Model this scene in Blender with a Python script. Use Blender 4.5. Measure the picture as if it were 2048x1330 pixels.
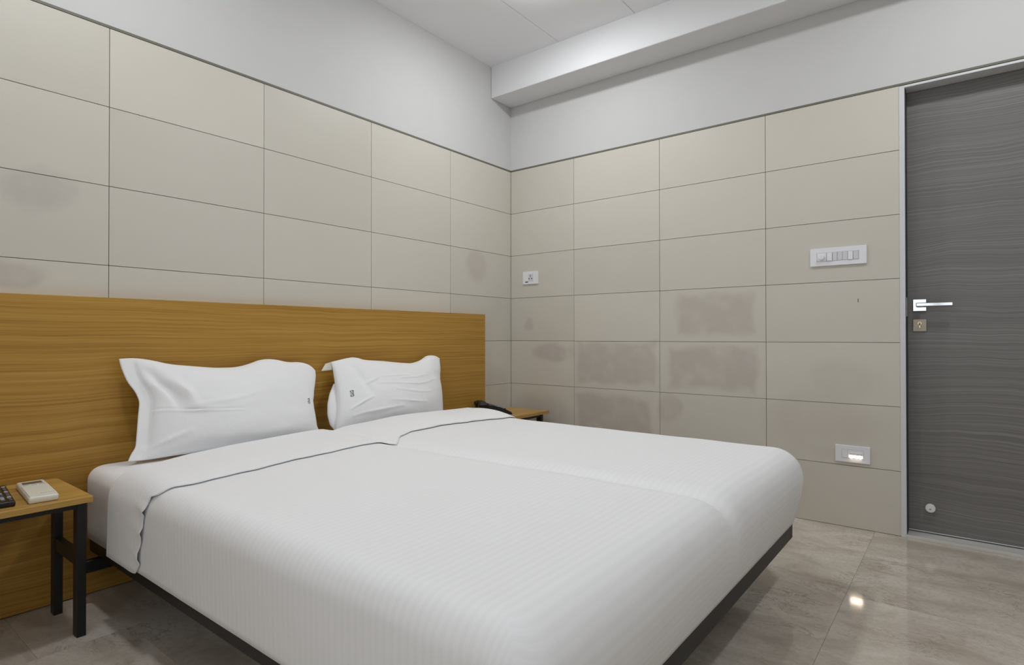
import bpy, bmesh, math, random
import numpy as np
from mathutils import Vector, Matrix, noise

random.seed(7)
sc = bpy.context.scene
for o in list(bpy.data.objects):
    bpy.data.objects.remove(o)
COL = sc.collection

# ------------------------------------------------------------------ camera
yaw, pit, rol = .66449, .0067388, -.00085
Fv = Vector((math.cos(yaw)*math.cos(pit), math.sin(yaw)*math.cos(pit), math.sin(pit)))
Rv = Vector((math.sin(yaw), -math.cos(yaw), 0)); Uv = Rv.cross(Fv)
Rv, Uv = math.cos(rol)*Rv+math.sin(rol)*Uv, -math.sin(rol)*Rv+math.cos(rol)*Uv
CAM = Vector((-3.29872, -2.59308, .94649))
cd = bpy.data.cameras.new('camera'); cam = bpy.data.objects.new('camera', cd); COL.objects.link(cam)
cd.sensor_width = 36; cd.lens = 36*1160.795/2048; cd.clip_start = .02
cam.matrix_world = Matrix(((Rv.x, Uv.x, -Fv.x, CAM.x), (Rv.y, Uv.y, -Fv.y, CAM.y), (Rv.z, Uv.z, -Fv.z, CAM.z), (0, 0, 0, 1)))
sc.camera = cam

# ------------------------------------------------------------------ world, light, exposure
w = bpy.data.worlds.new('world'); sc.world = w; w.use_nodes = True
w.node_tree.nodes['Background'].inputs[0].default_value = (.8, .85, .9, 1)
w.node_tree.nodes['Background'].inputs[1].default_value = .05
sc.view_settings.view_transform = 'Standard'; sc.view_settings.look = 'None'
sc.view_settings.gamma = 1; sc.view_settings.use_curve_mapping = False
sc.view_settings.exposure = 0.06
LAMP_E = 135.0                                  # radiance of the ceiling lamps' diffusers
FILL_E = 1.75                                     # radiance of the added window-shaped fill light beside the camera
LAMPS = [(-.88, -.84), (-2.68, -.84), (-.88, -2.80)]
try:
    sc.cycles.max_bounces = 10; sc.cycles.diffuse_bounces = 6; sc.cycles.use_denoising = True
    sc.cycles.caustics_reflective = False; sc.cycles.caustics_refractive = False
except Exception:
    pass

# ------------------------------------------------------------------ helpers
def img_plane(px, py, P0, N):
    """photo pixel -> point on the plane through P0 with normal N (used to trace pillow outlines onto their own plane)"""
    d = Fv + Rv*((px-1024)/1160.795) - Uv*((py-665)/1160.795)
    t = (Vector(P0)-CAM).dot(N)/d.dot(N)
    return CAM+d*t

def tag(o, label=None, cat=None, group=None, kind=None):
    if label: o['label'] = label
    if cat: o['category'] = cat
    if group: o['group'] = group
    if kind: o['kind'] = kind
    return o

def link(name, me, mat=None, parent=None, loc=None):
    o = bpy.data.objects.new(name, me); COL.objects.link(o)
    if mat and me and not me.materials: me.materials.append(mat)
    if parent: o.parent = parent
    if loc: o.location = loc
    return o

def empty(name, loc=(0, 0, 0), rz=0):
    o = bpy.data.objects.new(name, None); COL.objects.link(o); o.location = loc; o.rotation_euler = (0, 0, rz)
    o.empty_display_size = .05
    return o

def bm_box(bm, lo, hi, bev=0, seg=2):
    lo = Vector(lo); hi = Vector(hi)
    r = bmesh.ops.create_cube(bm, size=1)
    vs = r['verts']
    for v in vs:
        v.co = Vector([lo[i]+(v.co[i]+.5)*(hi[i]-lo[i]) for i in range(3)])
    if bev:
        es = list({e for v in vs for e in v.link_edges})
        bmesh.ops.bevel(bm, geom=es, offset=bev, segments=seg, affect='EDGES', profile=.5)

def to_me(bm, name, smooth=False):
    me = bpy.data.meshes.new(name); bm.normal_update(); bm.to_mesh(me); bm.free()
    if smooth:
        for p in me.polygons: p.use_smooth = True
    return me

def box(name, lo, hi, mat, parent=None, bev=0, seg=2, smooth=False):
    bm = bmesh.new(); bm_box(bm, lo, hi, bev, seg)
    return link(name, to_me(bm, name, smooth), mat, parent)

def cyl(name, p0, p1, r, mat, parent=None, seg=32, r2=None, bev=0):
    p0 = Vector(p0); p1 = Vector(p1); d = p1-p0
    bm = bmesh.new()
    bmesh.ops.create_cone(bm, cap_ends=True, segments=seg, radius1=r, radius2=r if r2 is None else r2, depth=d.length)
    if bev:
        es = [e for e in bm.edges if len(e.link_faces) == 2 and any(len(f.verts) > 4 for f in e.link_faces)]
        bmesh.ops.bevel(bm, geom=es, offset=bev, segments=3, affect='EDGES')
    q = Vector((0, 0, 1)).rotation_difference(d.normalized())
    for v in bm.verts: v.co = q @ v.co + (p0+p1)/2
    return link(name, to_me(bm, name), mat, parent)

def grid_mesh(name, pts, uv=None, smooth=True, close=False):
    """pts: array (n,m,3)"""
    n, m = pts.shape[:2]
    me = bpy.data.meshes.new(name)
    idx = np.arange(n*m).reshape(n, m)
    f = np.stack([idx[:-1, :-1], idx[1:, :-1], idx[1:, 1:], idx[:-1, 1:]], -1).reshape(-1, 4)
    me.from_pydata(pts.reshape(-1, 3).tolist(), [], f.tolist())
    if uv is not None:
        l = me.uv_layers.new(name='UVMap'); u = uv.reshape(-1, 2)
        l.data.foreach_set('uv', u[f.reshape(-1)].astype(np.float32).reshape(-1))
    if smooth: me.polygons.foreach_set('use_smooth', [True]*len(me.polygons))
    me.update()
    return me

# ------------------------------------------------------------------ materials
def new_mat(name):
    m = bpy.data.materials.new(name); m.use_nodes = True
    nt = m.node_tree; b = nt.nodes['Principled BSDF']
    return m, nt, b

def srgb(r, g, b):
    f = lambda c: (c/255/12.92 if c/255 <= .04045 else ((c/255+.055)/1.055)**2.4)
    return (f(r), f(g), f(b), 1)

class NT:
    def __init__(s, nt): s.nt = nt
    def n(s, t, **kw):
        x = s.nt.nodes.new(t)
        for k, v in kw.items():
            if k.startswith('i_'):
                key = k[2:]; key = int(key) if key.isdigit() else key.replace('_', ' ')
                x.inputs[key].default_value = v
            else: setattr(x, k, v)
        return x
    def l(s, a, b): s.nt.links.new(a, b)
    def math(s, op, a, b=None, c=None, clamp=False):
        x = s.nt.nodes.new('ShaderNodeMath'); x.operation = op; x.use_clamp = clamp
        for i, v in enumerate((a, b, c)):
            if v is None: continue
            if isinstance(v, (int, float)): x.inputs[i].default_value = v
            else: s.l(v, x.inputs[i])
        return x.outputs[0]
    def mix(s, fac, a, b, blend='MIX'):
        x = s.nt.nodes.new('ShaderNodeMix'); x.data_type = 'RGBA'; x.blend_type = blend
        for i, v in ((0, fac), (6, a), (7, b)):
            if isinstance(v, (int, float)): x.inputs[i].default_value = v
            elif isinstance(v, tuple): x.inputs[i].default_value = v
            else: s.l(v, x.inputs[i])
        return x.outputs[2]
    def ramp(s, fac, stops):
        x = s.nt.nodes.new('ShaderNodeValToRGB'); e = x.color_ramp.elements
        while len(e) < len(stops): e.new(.5)
        for k, (p, c) in enumerate(stops): e[k].position = p; e[k].color = c
        s.l(fac, x.inputs[0]); return x.outputs[0]
    def smooth(s, v, a, b):
        x = s.nt.nodes.new('ShaderNodeMapRange'); x.interpolation_type = 'SMOOTHSTEP'
        s.l(v, x.inputs[0]); x.inputs[1].default_value = a; x.inputs[2].default_value = b
        return x.outputs[0]

def plain(name, col, rough=.5, metal=0, spec=.5, noise_amt=.04, nscale=40, bump=0, bscale=200):
    m, nt, b = new_mat(name); T = NT(nt)
    tc = T.n('ShaderNodeTexCoord')
    ns = T.n('ShaderNodeTexNoise', i_Scale=nscale, i_Detail=4.0); T.l(tc.outputs['Object'], ns.inputs['Vector'])
    c2 = tuple(min(1, c*(1+noise_amt*2)) for c in col[:3])+(1,); c1 = tuple(c*(1-noise_amt*2) for c in col[:3])+(1,)
    T.l(T.mix(ns.outputs['Fac'], c1, c2), b.inputs['Base Color'])
    b.inputs['Roughness'].default_value = rough; b.inputs['Metallic'].default_value = metal
    b.inputs['Specular IOR Level'].default_value = spec
    if bump:
        n2 = T.n('ShaderNodeTexNoise', i_Scale=bscale, i_Detail=3.0); T.l(tc.outputs['Object'], n2.inputs['Vector'])
        bp = T.n('ShaderNodeBump', i_Strength=bump, i_Distance=.002); T.l(n2.outputs['Fac'], bp.inputs['Height']); T.l(bp.outputs[0], b.inputs['Normal'])
    return m

def tile_mat(name, axis, stains):
    """porcelain wall tile; stains = (kind, u, z, hu, hz, strength) in metres along the wall; damp marks with soft edges"""
    m, nt, b = new_mat(name); T = NT(nt)
    geo = T.n('ShaderNodeNewGeometry'); sep = T.n('ShaderNodeSeparateXYZ'); T.l(geo.outputs['Position'], sep.inputs[0])
    nz = T.n('ShaderNodeTexNoise', i_Scale=6.0, i_Detail=3.0); T.l(geo.outputs['Position'], nz.inputs['Vector'])
    ns = T.math('SUBTRACT', nz.outputs['Fac'], .5)
    U = T.math('MULTIPLY_ADD', ns, .12, sep.outputs[axis]); Z = T.math('MULTIPLY_ADD', ns, -.10, sep.outputs[2])
    tot = None
    for kind, u, z, hu, hz, st in stains:
        du = T.math('ABSOLUTE', T.math('SUBTRACT', U, u)); dz = T.math('ABSOLUTE', T.math('SUBTRACT', Z, z))
        if kind == 'box':
            du = T.math('SUBTRACT', du, hu); dz = T.math('SUBTRACT', dz, hz)
            d = T.math('MAXIMUM', du, dz); mk = T.smooth(d, .022, -.03)
        else:
            q = T.math('SQRT', T.math('ADD', T.math('POWER', T.math('DIVIDE', du, hu), 2.0), T.math('POWER', T.math('DIVIDE', dz, hz), 2.0)))
            mk = T.smooth(q, 1.15, .55)
        mk = T.math('MULTIPLY', mk, st)
        tot = mk if tot is None else T.math('MAXIMUM', tot, mk)
    big = T.n('ShaderNodeTexNoise', i_Scale=1.7, i_Detail=3.0); T.l(geo.outputs['Position'], big.inputs['Vector'])
    fine = T.n('ShaderNodeTexNoise', i_Scale=260.0, i_Detail=2.0); T.l(geo.outputs['Position'], fine.inputs['Vector'])
    c = T.mix(big.outputs['Fac'], TILE_A, TILE_B)
    c = T.mix(T.math('MULTIPLY', fine.outputs['Fac'], .25), c, TILE_C)
    oi = T.n('ShaderNodeObjectInfo')
    v = T.math('MULTIPLY_ADD', oi.outputs['Random'], .07, .965)
    hsv = T.n('ShaderNodeHueSaturation'); T.l(c, hsv.inputs['Color']); T.l(v, hsv.inputs['Value']); c = hsv.outputs[0]
    if tot is not None:
        mott = T.n('ShaderNodeTexNoise', i_Scale=9.0, i_Detail=4.0); T.l(geo.outputs['Position'], mott.inputs['Vector'])
        c = T.mix(T.math('MULTIPLY', tot, T.smooth(mott.outputs['Fac'], .05, .6)), c, STAIN)
    T.l(c, b.inputs['Base Color'])
    rr = T.n('ShaderNodeMapRange'); T.l(big.outputs['Fac'], rr.inputs[0]); rr.inputs[3].default_value = .36; rr.inputs[4].default_value = .5
    T.l(rr.outputs[0], b.inputs['Roughness']); b.inputs['Specular IOR Level'].default_value = .42
    bp = T.n('ShaderNodeBump', i_Strength=.08, i_Distance=.001); T.l(fine.outputs['Fac'], bp.inputs['Height']); T.l(bp.outputs[0], b.inputs['Normal'])
    return m

def wood_mat(name, c_dark, c_mid, c_light, scale=(1.4, 1.4, 42), rough=.42, rot=(0, 0, 0), warp=.02, spec=.35):
    m, nt, b = new_mat(name); T = NT(nt)
    tc = T.n('ShaderNodeTexCoord'); mp = T.n('ShaderNodeMapping'); mp.inputs['Rotation'].default_value = rot
    T.l(tc.outputs['Object'], mp.inputs[0])
    lw = T.n('ShaderNodeTexNoise', i_Scale=2.2, i_Detail=2.0); T.l(mp.outputs[0], lw.inputs['Vector'])
    off = T.n('ShaderNodeVectorMath', operation='MULTIPLY_ADD'); T.l(lw.outputs['Color'], off.inputs[0])
    off.inputs[1].default_value = (0, 0, warp*6); T.l(mp.outputs[0], off.inputs[2])
    m2 = T.n('ShaderNodeMapping'); m2.inputs['Scale'].default_value = scale; T.l(off.outputs[0], m2.inputs[0])
    g1 = T.n('ShaderNodeTexNoise', i_Scale=1.0, i_Detail=5.0, i_Roughness=.6); T.l(m2.outputs[0], g1.inputs['Vector'])
    m3 = T.n('ShaderNodeMapping'); m3.inputs['Scale'].default_value = (scale[0]*3, scale[1]*3, scale[2]*6); T.l(off.outputs[0], m3.inputs[0])
    g2 = T.n('ShaderNodeTexNoise', i_Scale=1.0, i_Detail=3.0); T.l(m3.outputs[0], g2.inputs['Vector'])
    f = T.math('ADD', T.math('MULTIPLY', g1.outputs['Fac'], .62), T.math('MULTIPLY', g2.outputs['Fac'], .38))
    c = T.ramp(f, [(.3, c_dark), (.5, c_mid), (.7, c_light)])
    T.l(c, b.inputs['Base Color']); b.inputs['Roughness'].default_value = rough; b.inputs['Specular IOR Level'].default_value = spec
    bp = T.n('ShaderNodeBump', i_Strength=.12, i_Distance=.001); T.l(g2.outputs['Fac'], bp.inputs['Height']); T.l(bp.outputs[0], b.inputs['Normal'])
    return m

def cloth_mat(name, col, stripe=True):
    m, nt, b = new_mat(name); T = NT(nt)
    tc = T.n('ShaderNodeTexCoord'); uv = T.n('ShaderNodeUVMap'); sep = T.n('ShaderNodeSeparateXYZ'); T.l(uv.outputs[0], sep.inputs[0])
    s = T.math('SINE', T.math('MULTIPLY', sep.outputs[1], 2*math.pi/.021))
    s = T.smooth(s, -.25, .25)
    geo = T.n('ShaderNodeNewGeometry')
    n1 = T.n('ShaderNodeTexNoise', i_Scale=14.0, i_Detail=4.0); T.l(geo.outputs['Position'], n1.inputs['Vector'])
    n2 = T.n('ShaderNodeTexNoise', i_Scale=900.0, i_Detail=1.0); T.l(geo.outputs['Position'], n2.inputs['Vector'])
    d = tuple(c*.978 for c in col[:3])+(1,)
    c = T.mix(s if stripe else n1.outputs['Fac'], col, d if stripe else tuple(c*.985 for c in col[:3])+(1,))
    T.l(c, b.inputs['Base Color'])
    T.l(T.math('MULTIPLY_ADD', s, .12, .58), b.inputs['Roughness']) if stripe else None
    if not stripe: b.inputs['Roughness'].default_value = .7
    b.inputs['Specular IOR Level'].default_value = .25; b.inputs['Sheen Weight'].default_value = .12; b.inputs['Sheen Roughness'].default_value = .5
    h = T.math('ADD', T.math('MULTIPLY', n1.outputs['Fac'], .8), T.math('MULTIPLY', n2.outputs['Fac'], .05))
    bp = T.n('ShaderNodeBump', i_Strength=.22, i_Distance=.012); T.l(h, bp.inputs['Height']); T.l(bp.outputs[0], b.inputs['Normal'])
    return m

def marble_mat(name):
    m, nt, b = new_mat(name); T = NT(nt)
    geo = T.n('ShaderNodeNewGeometry'); oi = T.n('ShaderNodeObjectInfo')
    rv = T.n('ShaderNodeCombineXYZ'); T.l(T.math('MULTIPLY', oi.outputs['Random'], 37.0), rv.inputs[0]); T.l(T.math('MULTIPLY', oi.outputs['Random'], 11.0), rv.inputs[1])
    ad = T.n('ShaderNodeVectorMath', operation='ADD'); T.l(geo.outputs['Position'], ad.inputs[0]); T.l(rv.outputs[0], ad.inputs[1])
    mp = T.n('ShaderNodeMapping'); mp.inputs['Scale'].default_value = (6.5, 3.4, 1); T.l(ad.outputs[0], mp.inputs[0])
    a = T.n('ShaderNodeTexNoise', i_Scale=1.0, i_Detail=6.0, i_Roughness=.62, i_Distortion=.6); T.l(mp.outputs[0], a.inputs['Vector'])
    c = T.ramp(a.outputs['Fac'], [(.3, MAR_D), (.5, MAR_M), (.68, MAR_L)])
    m2 = T.n('ShaderNodeMapping'); m2.inputs['Scale'].default_value = (13, 6, 1); T.l(ad.outputs[0], m2.inputs[0])
    v = T.n('ShaderNodeTexNoise', i_Scale=1.0, i_Detail=8.0, i_Roughness=.7, i_Distortion=1.2); T.l(m2.outputs[0], v.inputs['Vector'])
    k = T.math('ABSOLUTE', T.math('SUBTRACT', v.outputs['Fac'], .5)); k = T.smooth(k, .02, .0)
    sp = T.n('ShaderNodeTexNoise', i_Scale=3.0, i_Detail=2.0); T.l(ad.outputs[0], sp.inputs['Vector'])
    k = T.math('MULTIPLY', k, T.smooth(sp.outputs['Fac'], .45, .7))
    c = T.mix(T.math('MULTIPLY', k, .75), c, MAR_V)
    pv = T.n('ShaderNodeTexNoise', i_Scale=70.0, i_Detail=5.0); T.l(geo.outputs['Position'], pv.inputs['Vector'])
    c = T.mix(T.math('MULTIPLY', T.smooth(pv.outputs['Fac'], .4, .75), .45), c, MAR_D)
    hsv = T.n('ShaderNodeHueSaturation'); T.l(c, hsv.inputs['Color']); T.l(T.math('MULTIPLY_ADD', oi.outputs['Random'], .12, .94), hsv.inputs['Value'])
    T.l(hsv.outputs[0], b.inputs['Base Color']); b.inputs['Roughness'].default_value = .09; b.inputs['Specular IOR Level'].default_value = .5
    return m

def emit_mat(name, col, strength):
    m, nt, b = new_mat(name)
    b.inputs['Base Color'].default_value = (.8, .8, .8, 1)
    b.inputs['Emission Color'].default_value = col; b.inputs['Emission Strength'].default_value = strength
    return m

TILE_A = srgb(205, 200, 188); TILE_B = srgb(212, 207, 197); TILE_C = srgb(190, 183, 172); STAIN = srgb(186, 178, 169)
MAR_D = srgb(176, 164, 150); MAR_M = srgb(198, 188, 175); MAR_L = srgb(213, 206, 196); MAR_V = srgb(118, 102, 90)
M = {}
M['paint'] = plain('wall_paint', srgb(207, 206, 205), .75, noise_amt=.006, nscale=8, spec=.25, bump=.05, bscale=120)
M['ceil'] = plain('ceiling_paint', srgb(240, 240, 243), .8, noise_amt=.005, nscale=8, spec=.2)
M['beam'] = plain('beam_paint', srgb(224, 224, 225), .75, noise_amt=.005, nscale=8, spec=.25)
M['grout'] = plain('tile_grout', srgb(138, 126, 106), .9, noise_amt=.3, nscale=5)
M['floorgrout'] = plain('floor_grout', srgb(160, 150, 138), .8, noise_amt=.1, nscale=14)
M['trim'] = plain('groove_trim', srgb(112, 110, 98), .6, noise_amt=.06)
M['tileR'] = tile_mat('wall_tile_door_side', 1, [
    ('ell', -.37, .84, .20, .075, .8), ('box', -.83, .775, .27, .13, .75), ('box', -1.47, 1.07, .22, .115, .75), ('box', -1.45, .765, .25, .12, .8),
    ('box', -.82, .45, .27, .12, .8), ('ell', -1.2, .52, .07, .09, .6), ('ell', -.16, 1.03, .05, .05, .6), ('ell', -2.0, .5, .28, .2, .35), ('ell', -.25, .4, .3, .16, .6),
    ('ell', -2.1, .72, .18, .12, .25)])
M['tileL'] = tile_mat('wall_tile_headboard_side', 0, [
    ('ell', -.37, 1.42, .11, .12, .6), ('ell', -2.71, 1.47, .13, .09, .55), ('ell', -2.8, 1.17, .12, .05, .6), ('ell', -.16, .55, .14, .2, .4)])
M['oak'] = wood_mat('oak_laminate', srgb(134, 94, 36), srgb(176, 133, 58), srgb(197, 157, 82), (.8, .8, 120), warp=.006)
M['oak2'] = wood_mat('oak_table_laminate', srgb(150, 110, 52), srgb(188, 148, 78), srgb(204, 168, 100), (1.6, 40, 40), warp=.006)
M['door'] = wood_mat('grey_wood_laminate', srgb(98, 96, 94), srgb(119, 117, 115), srgb(148, 145, 142), (.5, .5, 220), rough=.4, warp=.014)
M['black'] = plain('black_metal', srgb(24, 24, 25), .45, noise_amt=.08)
M['sheet'] = cloth_mat('white_satin_stripe', (.91, .91, .92, 1))
M['case'] = cloth_mat('white_cotton', (.90, .90, .91, 1), False)
M['mark'] = plain('black_print', srgb(25, 25, 28), .8)
M['alu'] = plain('aluminium_frame', srgb(214, 214, 216), .4, noise_amt=.01, spec=.4)
M['gasket'] = plain('dark_gasket', srgb(52, 56, 68), .6)
M['chrome'] = plain('chrome', srgb(186, 187, 190), .08, metal=1, noise_amt=.01)
M['bronze'] = plain('dark_lock_metal', srgb(150, 142, 130), .38, metal=1, noise_amt=.05)
M['brass'] = plain('lock_brass', srgb(200, 186, 152), .35, metal=1)
M['plastic'] = plain('white_plastic', srgb(232, 232, 236), .35, noise_amt=.006)
M['plastic2'] = plain('greyish_plastic', srgb(212, 212, 218), .4, noise_amt=.006)
M['cream'] = plain('cream_plastic', srgb(228, 226, 212), .42, noise_amt=.01)
M['lcd'] = plain('lcd_screen', srgb(92, 92, 78), .25)
M['bplastic'] = plain('black_plastic', srgb(24, 24, 26), .35)
M['bgrey'] = plain('grey_print', srgb(170, 170, 174), .6)
M['marble'] = marble_mat('beige_marble'); M['sill'] = plain('white_marble_sill', srgb(206, 203, 198), .2, noise_amt=.03, nscale=14)
M['dark'] = plain('dark_gap', srgb(16, 16, 17), .8)
M['lamp'] = emit_mat('lamp_diffuser', (.94, .975, 1.0, 1), LAMP_E)
M['fill_pane'] = emit_mat('fill_light_pane', (.93, .97, 1.0, 1), FILL_E)  # glow of the added window, fill light for the room
M['night'] = emit_mat('night_light_led', (1.0, .80, .58, 1), 26.0)
M['stop'] = plain('white_rubber', srgb(236, 236, 236), .45, noise_amt=.01)

# ------------------------------------------------------------------ the room
XL, YF, H = -4.35, -4.3, 2.815          # far left wall, wall behind the camera, ceiling height
T0 = 2.135                              # top of the tiling
G = .0011                               # half joint
def struct(name, lo, hi, mat, parent=None):
    o = box(name, lo, hi, mat, parent)
    o['kind'] = 'structure'
    return o
floor = struct('floor', (XL-.15, YF-.15, -.12), (.2, .15, -.010), M['floorgrout'])
tag(floor, 'polished beige marble tile floor')
rows = [(-.44+.6*k, -.44+.6*(k+1)) for k in range(-7, 1)]
offs = {3: -.625, 2: -.867}
for k, (ya, yb) in enumerate(rows):
    ya2 = max(ya, YF); yb2 = min(yb, 0)
    if yb2-ya2 < .02: continue
    st = -.625 if (k % 2 == 0) else -.867
    xs = [0.0]; x = st+.0
    while x > XL: xs.append(x); x -= .648
    xs.append(XL)
    for xa, xb in zip(xs[1:], xs[:-1]):
        bm = bmesh.new(); bm_box(bm, (xa+.0003, ya2+.0004, -.010), (xb-.0003, yb2-.0004, 0))
        link('floor_tile', to_me(bm, 'floor_tile'), M['marble'], floor)

DY0, DY1 = -2.345, -3.27                # door opening (outside of frame)
wall_back = struct('wall_back', (XL-.15, .009, -.12), (.15, .15, 2.95), M['grout']); tag(wall_back, 'headboard wall, beige tiles below white paint')
wall_right = struct('wall_right', (.009, DY0, -.12), (.20, .009, 2.95), M['grout']); tag(wall_right, 'door wall, beige tiles below white paint')
for nm, lo, hi in (('wall_over_door', (.009, DY1, T0+.005), (.20, DY0, 2.95)), ('wall_beside_door', (.009, YF-.15, -.12), (.20, DY1, 2.95))):
    box(nm, lo, hi, M['paint'], wall_right)
ceiling = struct('ceiling', (XL-.15, YF-.15, H+.008), (.2, .15, 2.97), M['trim']); tag(ceiling, 'white panelled false ceiling')
wall_left = struct('wall_left', (XL-.15, YF-.15, -.12), (XL, .009, 2.95), M['paint']); tag(wall_left, 'white painted wall beyond the left nightstand')
wall_front = struct('wall_front', (XL, YF-.15, -.12), (.009, YF, 2.95), M['paint']); tag(wall_front, 'white painted wall opposite the bed')
# invented window, out of view beside the camera, added to brighten the lower walls
fill_win = empty('fill_window_1', (XL, -2.75, 1.5)); tag(fill_win, 'added fill light shaped as a frosted window, in the wall left of the bed', kind='structure')
for k in range(3):
    ya = -1.2+.8*k
    box('fill_pane', (.004, ya+.02, -.58), (.010, ya+.78, .58), M['fill_pane'], fill_win)
for k in range(4): box('fill_window_frame', (0, -1.2+.8*k-.025, -.62), (.03, -1.2+.8*k+.025, .62), M['alu'], fill_win)
for z in (-.60, .60): box('fill_window_frame', (0, -1.22, z-.025), (.03, 1.22, z+.025), M['alu'], fill_win)
# painted upper walls
box('painted_band', (XL, -.001, T0+.009), (0, .009, H+.008), M['paint'], wall_back)
box('painted_band', (-.001, YF, T0+.009), (.009, 0, H+.008), M['paint'], wall_right)
# tiles
for r in range(7):
    za, zb = .305*r, .305*(r+1)
    xs = [0]+[-(.6257+.6247*i) for i in range(6)]+[XL]
    for a, b_ in zip(xs[1:], xs[:-1]):
        bm = bmesh.new(); bm_box(bm, (a+G, 0, za+G), (b_-G, .012, zb-G), .0008, 1)
        link('wall_tile', to_me(bm, 'wall_tile'), M['tileL'], wall_back)
    ys = [0]+[-(.5336+.6051*i) for i in range(3)]+[DY0-.001]
    for a, b_ in zip(ys[1:], ys[:-1]):
        bm = bmesh.new(); bm_box(bm, (0, a+G, za+G), (.012, b_-G, zb-G), .0008, 1)
        link('wall_tile', to_me(bm, 'wall_tile'), M['tileR'], wall_right)
    bm = bmesh.new(); bm_box(bm, (0, YF, za+G), (.012, DY1-G, zb-G)); link('wall_tile', to_me(bm, 'wall_tile'), M['tileR'], wall_right)
box('scratch', (-.0006, -2.1745, 1.113), (.002, -2.172, 1.131), M['dark'], wall_right)
t1 = struct('trim_1', (XL, -.002, T0), (0, .010, T0+.010), M['trim']); tag(t1, 'thin dark groove strip above the headboard wall tiles')
t2 = struct('trim_2', (-.002, YF, T0), (.010, -.002, T0+.010), M['trim']); tag(t2, 'thin dark groove strip above the door wall tiles')
# ceiling panels and beam
ps = [0, -.565]+[-.565-.527*i for i in range(1, 8)]+[YF]
for a, b_ in zip(ps[1:], ps[:-1]):
    bm = bmesh.new(); bm_box(bm, (XL, a+.0015, H), (-.2, b_-.0015, H+.008)); link('ceiling_panel', to_me(bm, 'ceiling_panel'), M['ceil'], ceiling)
bm = bmesh.new(); bm_box(bm, (-.225, YF, 2.598), (-.0015, -.0015, H+.004), .006, 3)
beam = link('ceiling_beam', to_me(bm, 'ceiling_beam'), M['beam']); tag(beam, 'white painted box beam under the ceiling along the door wall', kind='structure')

# ------------------------------------------------------------------ door
door = empty('door_1', (0, 0, 0)); tag(door, 'grey wood grain door in white aluminium frame', kind='structure')
DX = .082
fw = .022
box('frame_jamb', (-.004, DY0-fw, 0), (.012, DY0, T0-.004), M['alu'], door, .001)
box('frame_jamb', (-.004, DY1, 0), (.012, DY1+fw, T0-.004), M['alu'], door, .001)
box('frame_head', (-.004, DY1+fw, T0-.015), (.012, DY0-fw, T0-.004), M['alu'], door, .001)
box('frame_reveal', (.012, DY0-fw, 0), (.14, DY0, T0-.004), M['alu'], door)
box('frame_reveal', (.012, DY1, 0), (.14, DY1+fw, T0-.004), M['alu'], door)
box('frame_reveal', (.012, DY1+fw, T0-.015), (.14, DY0-fw, T0-.004), M['alu'], door)
box('gasket', (.014, DY0-fw-.0025, .014), (.040, DY0-fw+.001, T0-.016), M['gasket'], door)
box('gasket', (.050, DY0-fw-.0025, .014), (.078, DY0-fw+.001, T0-.016), M['gasket'], door)
box('strike_plate', (.02, DY0-fw-.0032, 1.04), (.07, DY0-fw, 1.13), M['chrome'], door)
leaf = box('door_leaf', (DX, DY1+fw+.003, .022), (DX+.04, DY0-fw-.003, T0-.018), M['door'], door)
box('bottom_strip', (DX-.002, DY1+fw+.003, .018), (DX+.04, DY0-fw-.003, .022), M['alu'], door)
box('threshold', (-.006, DY1+fw, 0), (DX+.02, DY0-fw, .013), M['sill'], door, .001)
box('threshold_gap', (DX+.006, DY1+fw, .013), (DX+.03, DY0-fw, .018), M['dark'], door)
# lever handle, lock, stop
hy, hz = -2.4175, 1.0935
hd = box('handle_rose', (DX-.009, hy-.0265, hz-.0285), (DX, hy+.0265, hz+.0285), M['chrome'], leaf, .0015)
bm = bmesh.new(); bm_box(bm, (DX-.047, hy-.012, hz-.010), (DX-.009, hy+.012, hz+.010), .002)
bm_box(bm, (DX-.060, hy-.128, hz-.0085), (DX-.047, hy+.012, hz+.0095), .003)
link('lever', to_me(bm, 'lever'), M['chrome'], leaf)
kz = .998
box('lock_plate', (DX-.006, hy-.0265, kz-.029), (DX, hy+.0265, kz+.029), M['bronze'], leaf, .001)
bm = bmesh.new()
bmesh.ops.create_cone(bm, cap_ends=True, segments=24, radius1=.0085, radius2=.0085, depth=.010)
for v in bm.verts: v.co = Vector((v.co.z, v.co.x, v.co.y)) + Vector((DX-.009, hy, kz+.009))
bm_box(bm, (DX-.014, hy-.005, kz-.015), (DX-.004, hy+.005, kz+.009), .0015)
link('key_cylinder', to_me(bm, 'key_cylinder'), M['brass'], leaf)
box('key_slot', (DX-.0146, hy-.0012, kz+.001), (DX-.0135, hy+.0012, kz+.013), M['dark'], leaf)
ds = cyl('door_catch', (DX, -2.455, .137), (DX-.024, -2.455, .137), .0195, M['stop'], leaf, 32, bev=.004)
cyl('catch_hole', (DX-.0235, -2.455, .133), (DX-.0248, -2.455, .133), .0042, M['bgrey'], ds, 16)

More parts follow.
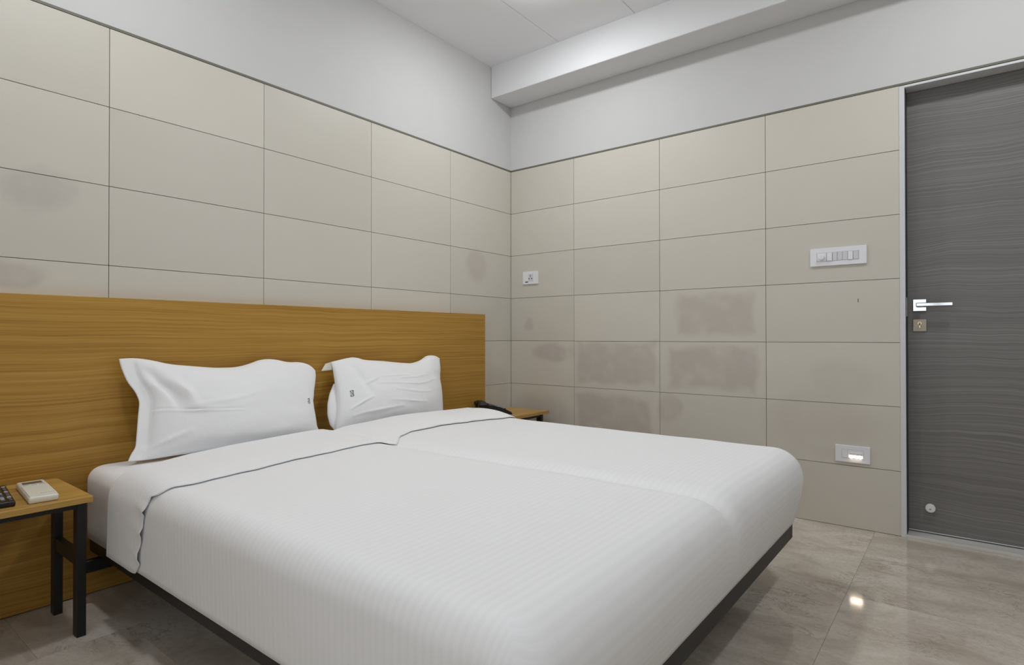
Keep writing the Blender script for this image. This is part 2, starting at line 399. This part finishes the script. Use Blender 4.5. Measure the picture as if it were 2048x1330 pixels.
# ------------------------------------------------------------------ ceiling lamps
lab = ['round flush ceiling lamp near the corner above the right pillow', 'round flush ceiling lamp above the left pillow',
       'round flush ceiling lamp in front of the door']
for (x, y), lb in zip(LAMPS, lab):
    t = empty('ceiling_lamp', (x, y, H)); tag(t, lb, 'lamp', 'flush ceiling lamps')
    bm = bmesh.new()
    prof = [(.098, 0), (.098, -.008), (.093, -.009), (.088, -.007)]
    vs = [[bm.verts.new((r*math.cos(a), r*math.sin(a), z)) for a in np.linspace(0, 2*math.pi, 48, endpoint=False)] for r, z in prof]
    for A, B in zip(vs[:-1], vs[1:]):
        for i in range(48): bm.faces.new((A[i], A[(i+1) % 48], B[(i+1) % 48], B[i]))
    link('housing', to_me(bm, 'housing', True), M['plastic'], t)
    bm = bmesh.new()
    prof = [(.088, -.007), (.087, -.014), (.078, -.020), (.05, -.023)]
    vs = [[bm.verts.new((r*math.cos(a), r*math.sin(a), z)) for a in np.linspace(0, 2*math.pi, 24, endpoint=False)] for r, z in prof]
    for A, B in zip(vs[:-1], vs[1:]):
        for i in range(24): bm.faces.new((A[i], B[i], B[(i+1) % 24], A[(i+1) % 24]))
    bm.faces.new(vs[-1])
    bmesh.ops.recalc_face_normals(bm, faces=bm.faces)
    link('diffuser', to_me(bm, 'diffuser', True), M['lamp'], t)

# ------------------------------------------------------------------ headboard
hb = empty('headboard', (-2.1, -.025, 0)); tag(hb, 'wide oak laminate headboard panel on the tiled wall behind the bed', 'headboard')
bm = bmesh.new(); bm_box(bm, (-3.60, -.050, .004), (-.346, -.0005, 1.094), .0012, 1)
me = to_me(bm, 'panel')
for v in me.vertices: v.co -= Vector((-2.1, -.025, 0))
link('panel', me, M['oak'], hb)
bm = bmesh.new(); bm_box(bm, (-.3475, -.0502, .004), (-.3445, -.0005, 1.0945)); me = to_me(bm, 'edge_band')
for v in me.vertices: v.co -= Vector((-2.1, -.025, 0))
link('edge_band', me, M['oak2'], hb)

# ------------------------------------------------------------------ nightstands
def nightstand(x0, x1, yf, yb, label):
    t = empty('nightstand', ((x0+x1)/2, (yf+yb)/2, 0)); tag(t, label, 'nightstand', 'nightstands beside the bed')
    c = Vector(((x0+x1)/2, (yf+yb)/2, 0)); lo = Vector((x0, yf, 0))-c; hi = Vector((x1, yb, 0))-c
    box('table_top', (lo.x, lo.y, .430), (hi.x, hi.y, .449), M['oak2'], t, .0008, 1)
    lx, ly = .025, .038; ya, yb2 = lo.y+.047, hi.y-.052
    xa, xb = lo.x+.004, hi.x-.004
    for px in (xa, xb-lx):
        for py in (ya, yb2-ly):
            box('leg', (px, py, 0), (px+lx, py+ly, .430), M['black'], t, .001, 1)
        box('stretcher', (px+.002, ya+ly, .222), (px+lx-.002, yb2-ly, .262), M['black'], t)
        box('top_rail', (px+.002, ya+ly, .405), (px+lx-.002, yb2-ly, .430), M['black'], t)
    box('top_rail', (xa+lx, ya+.004, .405), (xb-lx, ya+.03, .430), M['black'], t)
    box('top_rail', (xa+lx, yb2-.03, .405), (xb-lx, yb2-.004, .430), M['black'], t)
    return t
nl = nightstand(-3.105, -2.674, -.437, -.062, 'oak topped nightstand on black legs holding the remotes, left of bed')
nr = nightstand(-.565, -.076, -.385, -.052, 'oak topped nightstand holding the black telephone, in the corner right of bed')

# ------------------------------------------------------------------ bed frame
bf = empty('bed_frame', (-1.72, -1.05, 0)); tag(bf, 'black metal bed base under the white bedding', 'bed frame')
c = Vector((-1.72, -1.05, 0))
def bpart(n, lo, hi, bev=.002):
    lo = Vector(lo)-c; hi = Vector(hi)-c
    return box(n, lo, hi, M['black'], bf, bev, 1)
bpart('side_rail', (-2.578, -2.058, .166), (-2.538, -.07, .228))
bpart('side_rail', (-.892, -2.058, .166), (-.852, -.07, .228))
bpart('foot_rail', (-2.538, -2.058, .166), (-.892, -2.018, .228))
bpart('head_rail', (-2.538, -.11, .166), (-.892, -.07, .228))
bpart('centre_rail', (-1.74, -2.018, .176), (-1.70, -.11, .226))
for k in range(10):
    y = -.2-.19*k
    bpart('slat', (-2.538, y-.035, .2262), (-.892, y+.035, .2285), 0)
for x in (-2.36, -1.72, -1.08):
    for y in (-.17, -1.55):
        bpart('leg', (x-.03, y-.03, 0), (x+.03, y+.03, .170))
bpart('support_bar', (-2.625, -.165, .118), (-.86, -.14, .160))

# ------------------------------------------------------------------ mattresses and bedding
ZT, ZB = .492, .229
def ztop(x, y):
    z = .493 + .015*max(0, min(1, (x+2.5)/1.0)) + .004*max(0, min(1, (-y-.05)/.6))
    z += .005*noise.noise(Vector((x*2.2, y*2.2, 1.3))) + .002*noise.noise(Vector((x*6, y*6, 5.1)))
    s = (x+1.69)/.036
    z -= .020*math.exp(-s*s)*(.35+.65*max(0, min(1, (-y-.3)/.6)))
    return z

def surf(a, ox_sign, ox, y, oy, x0, x1, yf, r, taper=(.004, .074, .036), lift=0):
    """a: x on the inner flat area; ox: arc length hung over the left/right edge; oy: over the foot"""
    rl, rr = RS[0], RS[1]; q = QARC
    xi = min(max(a, x0+rl), x1-rr); yi = max(y, yf+r)
    p = max(ox, oy); zt = ztop(xi, yi)
    if p <= 1e-9: return (xi, yi, zt+lift)
    th = math.atan2(oy, ox); cx, cy = math.cos(th)*ox_sign, -math.sin(th)
    c2, s2 = math.cos(th)**2, math.sin(th)**2; rt = (rl if ox_sign < 0 else rr)*c2+r*s2
    if p < q:
        f = p/q*math.pi/2; o = rt*math.sin(f); z = zt-rt*(1-math.cos(f)); nx, nz = math.sin(f), math.cos(f)
    else:
        hl = zt-rt-ZB; s = (p-q)/(HANG-q)
        tp = (taper[0] if ox_sign < 0 else taper[1])*c2+taper[2]*s2
        o = rt-tp*s**1.6; z = zt-rt-s*hl; nx, nz = 1, 0
    o += lift*nx; z += lift*nz
    x = xi+cx*o; yy = yi+cy*o
    if p > q*.6:
        k = (.003*noise.noise(Vector((x*4, yy*4, z*3)))+.002*noise.noise(Vector((x*13, yy*13, z*2))))*(1-.8*max(0, min(1, (ZB+.08-z)/.08)))
        x += cx*k; yy += cy*k
    return (x, yy, z)

X0, X1, YFT, R0 = -2.612, -.772, -2.102, .11
RS = (.07, .11); QARC = .14
HANG = QARC + (.50-R0-ZB)
def acoords(nt_, nh):
    L = [(X0+RS[0], -1, h) for h in np.linspace(HANG, 0, nh+1)[:-1]]
    L += [(x, -1, 0) for x in np.linspace(X0+RS[0], X1-RS[1], nt_)]
    L += [(X1-RS[1], 1, h) for h in np.linspace(0, HANG, nh+1)[1:]]
    return L
def ucoord(e): return e[0]+e[1]*e[2]

# mattresses: two single ones wrapped in white fitted sheets, side by side
def mattress(xa, xb, label, zs=.477):
    t = empty('mattress', ((xa+xb)/2, -1.04, ZB)); tag(t, label, 'mattress', 'sheeted mattresses')
    r = .045; n, m = 40, 60
    pts = []
    us = np.linspace(xa, xb, n); vs = np.linspace(-.054, -2.030, m)
    # rounded box as a closed shell: rings of (inset, z)
    ringp = [(.0, ZB), (0, ZB+.05), (0, zs-r)]+[(r*(1-math.cos(f)), zs-r+r*math.sin(f)) for f in np.linspace(0, math.pi/2, 8)[1:]]
    def outline(ins, cr=.07):
        P = []; x_0, x_1, y_0, y_1 = xa+ins, xb-ins, -2.030+ins, -.054-ins
        cr = max(.015, cr-ins)
        for (cx, cy, a0) in ((x_1-cr, y_1-cr, 0), (x_0+cr, y_1-cr, 90), (x_0+cr, y_0+cr, 180), (x_1-cr, y_0+cr, 270)):
            for k in range(7):
                a = math.radians(a0+15*k); P.append((cx+cr*math.cos(a), cy+cr*math.sin(a)))
        return P
    bm = bmesh.new(); rings = []
    for ins, z in ringp:
        rings.append([bm.verts.new((px-(xa+xb)/2, py+1.04, z-ZB)) for px, py in outline(ins)])
    k = len(rings[0])
    for A, B in zip(rings[:-1], rings[1:]):
        for i in range(k): bm.faces.new((A[i], A[(i+1) % k], B[(i+1) % k], B[i]))
    bm.faces.new(rings[-1]); bm.faces.new(list(reversed(rings[0])))
    me = to_me(bm, 'fitted_sheet'); l = me.uv_layers.new(name='UVMap')
    for p in me.polygons:
        p.use_smooth = True
        for li in p.loop_indices:
            v = me.vertices[me.loops[li].vertex_index].co; l.data[li].uv = (v.x, v.y)
    o = link('fitted_sheet', me, M['sheet'], t)
    md = o.modifiers.new('wn', 'WEIGHTED_NORMAL'); md.weight = 80
    return t
mattress(-2.598, -1.692, 'left mattress in white fitted sheet, uncovered corner beside the remotes')
mattress(-1.688, -.85, 'right mattress in white sheet, mostly hidden under the duvet', .448)

def lerp_tab(tab, x):
    return float(np.interp(x, [t[0] for t in tab], [t[1] for t in tab]))
HEM = [(-2.6, -.752), (-2.45, -.738), (-2.2, -.705), (-1.9, -.682), (-1.76, -.672), (-1.70, -.692), (-1.685, -.715), (-1.665, -.70), (-1.62, -.665), (-1.5, -.612), (-1.32, -.60), (-1.1, -.63), (-.9, -.68), (-.8, -.70)]
CREST = [(-2.6, -.45), (-2.5, -.41), (-2.35, -.345), (-2.2, -.31), (-1.9, -.285), (-1.7, -.275), (-1.5, -.32), (-1.1, -.35), (-.8, -.40)]
def hem_y(e):
    y = lerp_tab(HEM, e[0])
    if e[1] < 0 and e[2] > 0:
        f = e[2]/HANG
        y += .135*f + .006*math.sin(f*26)*min(1, f*3)
    return y + .003*math.sin(ucoord(e)*23)+.002*math.sin(ucoord(e)*61)
def crest_y(e):
    y = lerp_tab(CREST, e[0])
    if e[1] < 0 and e[2] > 0: y += .05*e[2]/HANG
    return y
duvet = empty('duvet', (0, 0, 0)); tag(duvet, 'white satin stripe duvet over the bed with top turned down', 'duvet')
A = acoords(96, 22)
bt = list(np.linspace(0, 1, 110)); bh = list(np.linspace(0, HANG, 23)[1:])
pts = np.zeros((len(A), len(bt)+len(bh), 3)); uv = np.zeros((len(A), len(bt)+len(bh), 2))
for i, e in enumerate(A):
    y0 = crest_y(e)-.02; y1 = YFT+R0
    for j, t in enumerate(bt):
        y = y0+(y1-y0)*t
        pts[i, j] = surf(e[0], e[1], e[2], y, 0, X0, X1, YFT, R0); uv[i, j] = (ucoord(e), y)
    for j, h in enumerate(bh):
        pts[i, len(bt)+j] = surf(e[0], e[1], e[2], y1, h, X0, X1, YFT, R0); uv[i, len(bt)+j] = (ucoord(e), y1-h)
# faint creases across the foot side, as the photo shows
for (ca, cb, s, amp) in (((-2.25, -2.05), (-1.85, -2.06), .02, .004), ((-2.1, -2.05), (-1.5, -2.06), .02, .003)):
    pass
me = grid_mesh('cover', pts[:, ::-1], uv[:, ::-1]); cov = link('cover', me, M['sheet'], duvet)
sd = cov.modifiers.new('thickness', 'SOLIDIFY'); sd.thickness = .004; sd.offset = -1
# turned-down fold
nb = 26
pts = np.zeros((len(A), nb+9, 3)); uv = np.zeros((len(A), nb+9, 2))
for i, e in enumerate(A):
    yh, yc = hem_y(e), crest_y(e)
    x = e[0]
    hm = .020+.020*max(0, min(1, (x+1.62)/.25)) - .008*math.exp(-((x+1.685)/.04)**2)
    hang = min(1, e[2]/.12); hm = hm*(1-hang)+.012*hang
    for j in range(nb):
        t = j/(nb-1); y = yh+(yc-yh)*t
        pl = 0
        if e[1] < 0 and e[2] > .08: pl = .010*max(0, math.sin(e[2]*105+t*6))*math.exp(-t*7)
        h = .0065+(hm-.0065)*math.sin(math.pi*min(1, t*1.15)**.8*.62)+pl
        pts[i, j] = surf(e[0], e[1], e[2], y, 0, X0, X1, YFT, R0, lift=h); uv[i, j] = (ucoord(e), -y+.3)
    for j in range(9):                      # round the crest and back underneath
        f = math.pi*(j+1)/9; hb_ = h
        y = yc+.5*hb_*math.sin(f)*1.3
        pts[i, nb+j] = surf(e[0], e[1], e[2], y, 0, X0, X1, YFT, R0, lift=hb_*(.5+.5*math.cos(f))+.0005); uv[i, nb+j] = (ucoord(e), -y+.3)
me = grid_mesh('turned_down_fold', pts, uv); fold = link('turned_down_fold', me, M['sheet'], duvet)
tag(fold, 'folded back top edge of the duvet')
sd = fold.modifiers.new('thickness', 'SOLIDIFY'); sd.thickness = .002; sd.offset = -1

# ------------------------------------------------------------------ pillows
PB = Vector((0, -.195, .490)); PT = Vector((0, -.085, .865))
PD = (PT-PB).normalized(); PN = PD.cross(Vector((1, 0, 0))).normalized()
if PN.y > 0: PN = -PN                       # towards the room
def trace(lst, off=0.0):
    P0 = PB+PN*off
    return [img_plane(x, y, P0, PN) for x, y in lst]
def resample(P, n):
    P = np.array([tuple(p) for p in P]); d = np.r_[0, np.cumsum(np.linalg.norm(np.diff(P, axis=0), axis=1))]; d /= d[-1]
    # smooth (Catmull-like) by dense interpolation + box filter, ends kept
    t = np.linspace(0, 1, n*6); Q = np.stack([np.interp(t, d, P[:, k]) for k in range(3)], 1)
    w = max(3, n//5)
    pad = np.concatenate([2*Q[0]-Q[w:0:-1], Q, 2*Q[-1]-Q[-2:-w-2:-1]])
    ker = np.ones(2*w+1)/(2*w+1)
    S = np.stack([np.convolve(pad[:, k], ker, 'valid') for k in range(3)], 1)
    S[0], S[-1] = Q[0], Q[-1]
    return S[np.linspace(0, len(S)-1, n).round().astype(int)]
def coons(top, right, bottom, left, nu, nv):
    """top: TL->TR, right: TR->BR, bottom: BL->BR, left: TL->BL"""
    c0, c1 = resample(bottom, nu), resample(top, nu); d0, d1 = resample(list(reversed(left)), nv), resample(list(reversed(right)), nv)
    u = np.linspace(0, 1, nu)[:, None, None]; v = np.linspace(0, 1, nv)[None, :, None]
    S = (1-v)*c0[:, None]+v*c1[:, None]+(1-u)*d0[None]+u*d1[None]
    S -= (1-u)*(1-v)*c0[0]+u*(1-v)*c0[-1]+(1-u)*v*c1[0]+u*v*c1[-1]
    return S
def sstep(x, a, b):
    t = np.clip((x-a)/(b-a), 0, 1); return t*t*(3-2*t)
def pillow_mesh(name, S, thick_f, thick_b, flange, crease, sag=.25):
    nu, nv = S.shape[:2]
    U = np.linspace(0, 1, nu)[:, None]*np.ones((1, nv)); V = np.linspace(0, 1, nv)[None]*np.ones((nu, 1))
    a = np.clip((U-flange[0])/(1-flange[0]-flange[1]), 0, 1); b = np.clip(V, 0, 1)
    prof = (np.clip(4*a*(1-a), 0, 1)**.5)*(np.clip(4*b*(1-b), 0, 1)**.5)
    prof *= 1+sag*(.5-V)
    n = np.array(PN)
    fr = S+(prof*thick_f+crease(U, V)*np.clip(4*V*(1-V), 0, 1)**.3)[..., None]*n+.002*n
    bk = S-(prof*thick_b)[..., None]*n-.002*n
    # edge row both share
    pts = np.concatenate([fr.reshape(-1, 3), bk.reshape(-1, 3)])
    idx = np.arange(nu*nv).reshape(nu, nv); o = nu*nv
    f = np.stack([idx[:-1, :-1], idx[1:, :-1], idx[1:, 1:], idx[:-1, 1:]], -1).reshape(-1, 4)
    fb = (f+o)[:, ::-1]
    B = list(idx[:, 0])+list(idx[-1, 1:])+list(idx[-2::-1, -1])+list(idx[0, -2:0:-1])
    rim = [[B[k], B[k]+o, B[(k+1) % len(B)]+o, B[(k+1) % len(B)]] for k in range(len(B))]
    me = bpy.data.meshes.new(name); me.from_pydata(pts.tolist(), [], f.tolist()+fb.tolist()+[[int(q) for q in r] for r in rim])
    me.polygons.foreach_set('use_smooth', [True]*len(me.polygons)); me.update()
    l = me.uv_layers.new(name='UVMap')
    for p in me.polygons:
        for li in p.loop_indices:
            vi = me.loops[li].vertex_index; co = me.vertices[vi].co; l.data[li].uv = (co.x, co.z)
    return me, fr
def ridge(U, V, p, q, w, amp, aspect=1.8):
    """soft ridge along the segment p-q in (u,v)"""
    px, py = p[0]*aspect, p[1]; qx, qy = q[0]*aspect, q[1]; X, Y = U*aspect, V
    dx, dy = qx-px, qy-py; L2 = dx*dx+dy*dy
    t = np.clip(((X-px)*dx+(Y-py)*dy)/L2, 0, 1)
    d = np.hypot(X-px-t*dx, Y-py-t*dy)
    return 1.5*amp*np.exp(-(d/w)**2)*(1-.6*np.abs(2*t-1))
def wrinkle(U, V, seed, amp):
    W = np.zeros_like(U)
    for i in range(U.shape[0]):
        for j in range(U.shape[1]):
            W[i, j] = noise.noise(Vector((U[i, j]*5, V[i, j]*4, seed)))+.5*noise.noise(Vector((U[i, j]*9, V[i, j]*11, seed+3)))
    return amp*W
def surf_text(txt, fr, u0, v0, hgt, wu, mat, parent):
    """black woven letters reading downwards, laid on the pillow front"""
    cu = bpy.data.curves.new('mark', 'FONT'); cu.body = txt; cu.size = 1; cu.space_character = 1.1; cu.offset = .02; cu.resolution_u = 3
    ob = bpy.data.objects.new('mark_tmp', cu); COL.objects.link(ob)
    dg = bpy.context.evaluated_depsgraph_get(); me = bpy.data.meshes.new_from_object(ob.evaluated_get(dg))
    bpy.data.objects.remove(ob)
    xs = [v.co.x for v in me.vertices]; ys = [v.co.y for v in me.vertices]
    mx0, mx1, my0, my1 = min(xs), max(xs), min(ys), max(ys); nu, nv = fr.shape[:2]
    bm = bmesh.new(); bm.from_mesh(me)
    for v in bm.verts:
        s = (v.co.x-mx0)/(mx1-mx0); t = (v.co.y-my0)/(my1-my0)
        fu = (u0+(t-.5)*wu)*(nu-1); fv = (v0+(.5-s)*hgt)*(nv-1)
        i, j = int(fu), int(fv); a, b = fu-i, fv-j
        P = fr[i, j]*(1-a)*(1-b)+fr[i+1, j]*a*(1-b)+fr[i, j+1]*(1-a)*b+fr[i+1, j+1]*a*b
        v.co = Vector(P)+PN*.0012
    return link('woven_mark', to_me(bm, 'woven_mark'), mat, parent)

# left pillow
S = coons(trace([(238, 718), (268, 716), (300, 720), (340, 729), (390, 733), (430, 736), (470, 735), (495, 729), (520, 719), (545, 718), (575, 725), (600, 724), (620, 730), (630, 741)]),
          trace([(630, 741), (631, 752), (628, 775), (625, 798), (624, 804), (629, 830), (633, 855), (640, 865), (647, 871)]),
          trace([(256, 923), (275, 922), (300, 919), (350, 911), (420, 901), (480, 893), (540, 886), (600, 878), (647, 871)]),
          trace([(238, 718), (240, 728), (246, 745), (255, 765), (270, 783), (279, 803), (276, 833), (274, 860), (271, 896), (262, 908), (256, 923)]), 130, 90)
def crease_l(U, V):
    w = wrinkle(U, V, 2.1, .0035)
    w += ridge(U, V, (.10, .86), (.17, .50), .045, -.014) + ridge(U, V, (.19, .80), (.23, .52), .05, .010)
    w += ridge(U, V, (.06, .47), (.48, .44), .010, -.004) + ridge(U, V, (.06, .455), (.48, .425), .010, .004)
    w += ridge(U, V, (.04, .10), (.22, .24), .03, .005) + ridge(U, V, (.25, .5), (.6, .62), .03, .003)
    return w*sstep(U, 0, .06)
p1 = empty('pillow', (-2.1, -.17, .5)); tag(p1, 'larger white pillow on the left with flared corner, standing against headboard', 'pillow', 'white bed pillows')
me, fr = pillow_mesh('pillow_case', S, .080, .03, (.055, 0), crease_l)
def under(me_or_co, root):
    for v in me_or_co.vertices: v.co -= root.location
under(me, p1); link('pillow_case', me, M['case'], p1)
tx = surf_text('YO', fr, .93, .475, .075, .018, M['mark'], p1); under(tx.data, p1)

# right pillow
S = coons(trace([(662, 724), (690, 717), (708, 714), (725, 720), (760, 722), (800, 726), (822, 727), (840, 721), (853, 711), (870, 711), (879, 717)]),
          trace([(879, 717), (880, 735), (878, 760), (882, 790), (885, 828), (887, 842)]),
          trace([(672, 863), (685, 867), (745, 856), (790, 850), (840, 845), (887, 842)]),
          trace([(662, 724), (666, 740), (669, 760), (672, 785), (674, 810), (673, 835), (671, 850), (672, 863)]), 120, 90)
def crease_r(U, V):
    w = wrinkle(U, V, 8.4, .0035)
    for p, q, ww, am in (((.12, .9), (.22, .5), .05, -.010), ((.3, .62), (.9, .60), .012, .003), ((.35, .72), (.6, .76), .012, .003), ((.45, .52), (.8, .45), .014, .003),
                         ((.08, .30), (.24, .42), .016, .005), ((.2, .6), (.3, .7), .014, .004), ((.5, .7), (.75, .74), .012, .003), ((.1, .2), (.5, .26), .02, .004), ((.4, .36), (.75, .30), .015, .003)):
        w += ridge(U, V, p, q, ww, am)
    return w*sstep(U, 0, .05)
p2 = empty('pillow', (-1.2, -.17, .5)); tag(p2, 'smaller white pillow with open left end and turned flap, near the telephone', 'pillow', 'white bed pillows')
me, fr = pillow_mesh('pillow_case', S, .080, .03, (.0, 0), crease_r)
under(me, p2); link('pillow_case', me, M['case'], p2)
tx = surf_text('OYO', fr, .085, .50, .085, .026, M['mark'], p2); under(tx.data, p2)
# the stuffed pillow bulging out of the open end
S2 = coons(trace([(667, 768), (690, 755), (740, 750)], -.02), trace([(740, 750), (742, 800), (740, 858)], -.02),
           trace([(672, 863), (700, 864), (740, 858)], -.02), trace([(667, 768), (659, 788), (655, 808), (655, 830), (660, 850), (672, 863)], -.02), 30, 30)
me, _ = pillow_mesh('back_panel', S2, .02, .02, (0, 0), lambda U, V: 0*U)
under(me, p2); link('back_panel', me, M['case'], p2)
fl = trace([(662, 724), (656, 725), (649, 739), (664, 739.5)], -.004); fl2 = [p-PN*.012 for p in fl]
n_ = 8
g = np.zeros((n_, 6, 3))
for i in range(n_):
    s = i/(n_-1); ang = s*math.pi/2
    for j in range(6):
        t = j/5
        top = Vector(fl[0]).lerp(fl[1], s)-PN*(.02*math.sin(s*math.pi/2)); bot = Vector(fl[3]).lerp(fl[2], s)-PN*(.03*math.sin(s*math.pi/2))
        g[i, j] = top.lerp(bot, t)
me = grid_mesh('turned_flap', g, g[..., [0, 2]].copy()); under(me, p2); o = link('turned_flap', me, M['cream'], p2)
o.modifiers.new('thickness', 'SOLIDIFY').thickness = .0015; tag(o, 'inside flap of the pillowcase')

# ------------------------------------------------------------------ things on the nightstands
# air conditioner remote
ar = empty('remote_control', (-2.779, -.279, .449), math.radians(-5)); tag(ar, 'cream air conditioner remote with small display on left nightstand', 'remote control')
def wedge(name, hw, hl, z0, z1, mat, parent, bev=.005, front=1.0):
    bm = bmesh.new(); bm_box(bm, (-hw, -hl, z0), (hw, hl, z1), bev, 3)
    return link(name, to_me(bm, name, True), mat, parent)
wedge('body', .036, .130, .0, .021, M['cream'], ar, .006)
box('cover_flap', (-.033, -.125, .0205), (.033, .045, .0228), M['cream'], ar, .0009, 2)
box('display', (-.025, .070, .0206), (.025, .106, .0218), M['lcd'], ar, .0004, 1)
box('display_bezel', (-.029, .066, .0204), (.029, .110, .0211), M['plastic2'], ar, .0003, 1)
for k in range(3): box('button', (-.026+.02*k, .054, .0206), (-.012+.02*k, .060, .0216), M['bgrey'], ar)
for k in range(6): box('printed_mark', (-.004+.006*k, -.100, .0227), (.0005+.006*k, -.096, .0230), M['bgrey'], ar)
# television remote
tr = empty('remote_control', (-2.866, -.262, .449), math.radians(-6)); tag(tr, 'black television remote with many buttons on left nightstand', 'remote control')
wedge('body', .026, .132, 0, .017, M['bplastic'], tr, .005)
for r in range(11):
    for q in range(3):
        x = -.016+.016*q; y = -.112+.0205*r
        light = (r*3+q) % 4 == 0 or r == 2
        box('button', (x-.005, y-.0055, .0165), (x+.005, y+.0055, .0192), M['bgrey'] if light else M['bplastic'], tr, .001, 1)
# telephone
ph = empty('telephone', (-.425, -.192, .449), math.radians(-36)); tag(ph, 'black desk telephone with handset on the right nightstand', 'telephone')
bm = bmesh.new()
sec = [(-.108, 0), (-.108, .048), (-.08, .066), (-.02, .060), (.05, .040), (.105, .012), (.108, 0)]
va = [bm.verts.new((x, -.075, z)) for x, z in sec]; vb = [bm.verts.new((x, .075, z)) for x, z in sec]
bm.faces.new(va); bm.faces.new(list(reversed(vb)))
for i in range(len(sec)): bm.faces.new((va[i], vb[i], vb[(i+1) % len(sec)], va[(i+1) % len(sec)]))
bmesh.ops.recalc_face_normals(bm, faces=bm.faces)
bmesh.ops.bevel(bm, geom=list(bm.edges), offset=.005, segments=2, affect='EDGES')
link('body', to_me(bm, 'body'), M['bplastic'], ph)
bm = bmesh.new()
for yy in (-.058, .058): bm_box(bm, (-.114, yy-.026, .050), (-.05, yy+.026, .078), .009, 3)
bm_box(bm, (-.104, -.06, .062), (-.062, .06, .084), .007, 3)
link('handset', to_me(bm, 'handset', True), M['bplastic'], ph)
for r in range(4):
    for q in range(3):
        x = .012+.017*r; y = -.045+.022*q; z = .0505-(x-.012)*.30
        box('key', (x-.005, y-.007, z-.002), (x+.005, y+.007, z+.0022), M['bgrey'] if (r+q) % 2 == 0 else M['bplastic'], ph, .0008, 1)

# ------------------------------------------------------------------ wall plates
def plate(name, y0, y1, z0, z1, label, cat):
    t = empty(name, (0, (y0+y1)/2, (z0+z1)/2)); tag(t, label, cat)
    W = (y0-y1)/2; Hh = (z1-z0)/2
    box('cover_plate', (-.009, -W, -Hh), (0, W, Hh), M['plastic'], t, .0015, 2)
    return t, W, Hh
# plate local frame: y from +W (left in the photo) to -W
sw, W, Hh = plate('switch_board', -1.962, -2.212, 1.302, 1.392, 'long white switch board with round dimmer knob beside the door', 'switch')
k = .25/1445
def ypos(zx): return W-(zx-270)*k
mods = [(455, 700), (712, 850), (860, 978), (988, 1110), (1114, 1240), (1250, 1375), (1385, 1515)]
box('module_recess', (-.0094, ypos(1525), -.022), (-.0088, ypos(445), .022), M['bgrey'], sw)
for i, (a, b_) in enumerate(mods):
    hgt = .0205; x = -.0135 if i in (1, 5) else -.0105
    o = box('rocker' if i in (1, 5) else 'module', (x, ypos(b_)+.0006, -hgt), (-.0092, ypos(a)-.0006, hgt), M['plastic'] if i in (0, 1, 5) else M['plastic2'], sw, .0006, 1)
    if i in (1, 5):
        for v in o.data.vertices:
            if v.co.x < -.012 and v.co.z > 0: v.co.x += .0025
cyl('dimmer_knob', (-.0105, ypos(580), -.002), (-.027, ypos(580), -.002), .0145, M['plastic'], sw, 32, .0125, .0015)
# socket by the corner
so, W2, H2 = plate('wall_socket', -.113, -.245, 1.314, 1.404, 'small white wall socket with switch near the corner', 'socket')
box('socket_face', (-.0102, -.026, -.026), (-.0088, .018, .026), M['plastic2'], so, .0004, 1)
o = box('rocker', (-.0125, .020, -.026), (-.0088, .042, .026), M['plastic'], so, .0006, 1)
for v in o.data.vertices:
    if v.co.z > 0: v.co.x += .002
box('rocker_dark_strip', (-.0100, .019, -.032), (-.0088, .043, -.0262), M['dark'], so)  # thin dark strip on the plate below the rocker
box('pin_hole', (-.0106, -.0045, .004), (-.0098, -.0005, .021), M['dark'], so)
for yy in (.0085, -.0135): cyl('pin_hole', (-.0098, yy, -.007), (-.0107, yy, -.007), .0042, M['dark'], so, 16)
# foot light
ni, W3, H3 = plate('night_light', -2.072, -2.222, .3225, .405, 'white wall plate with glowing warm foot light near door', 'light')
box('module_recess', (-.0094, -.048, -.021), (-.0088, .046, .021), M['bgrey'], ni)
box('switch', (-.0106, .022, -.0195), (-.0090, .0445, .0195), M['plastic'], ni, .0005, 1)
box('lamp_hood', (-.0106, -.047, -.0195), (-.0090, .0205, .0195), M['plastic'], ni, .0005, 1)
box('hood_lip', (-.0150, -.040, -.004), (-.0100, .010, .010), M['plastic'], ni, .001, 1)
box('glow_strip', (-.0130, -.039, -.017), (-.0104, .010, -.0045), M['night'], ni, .0005, 1)
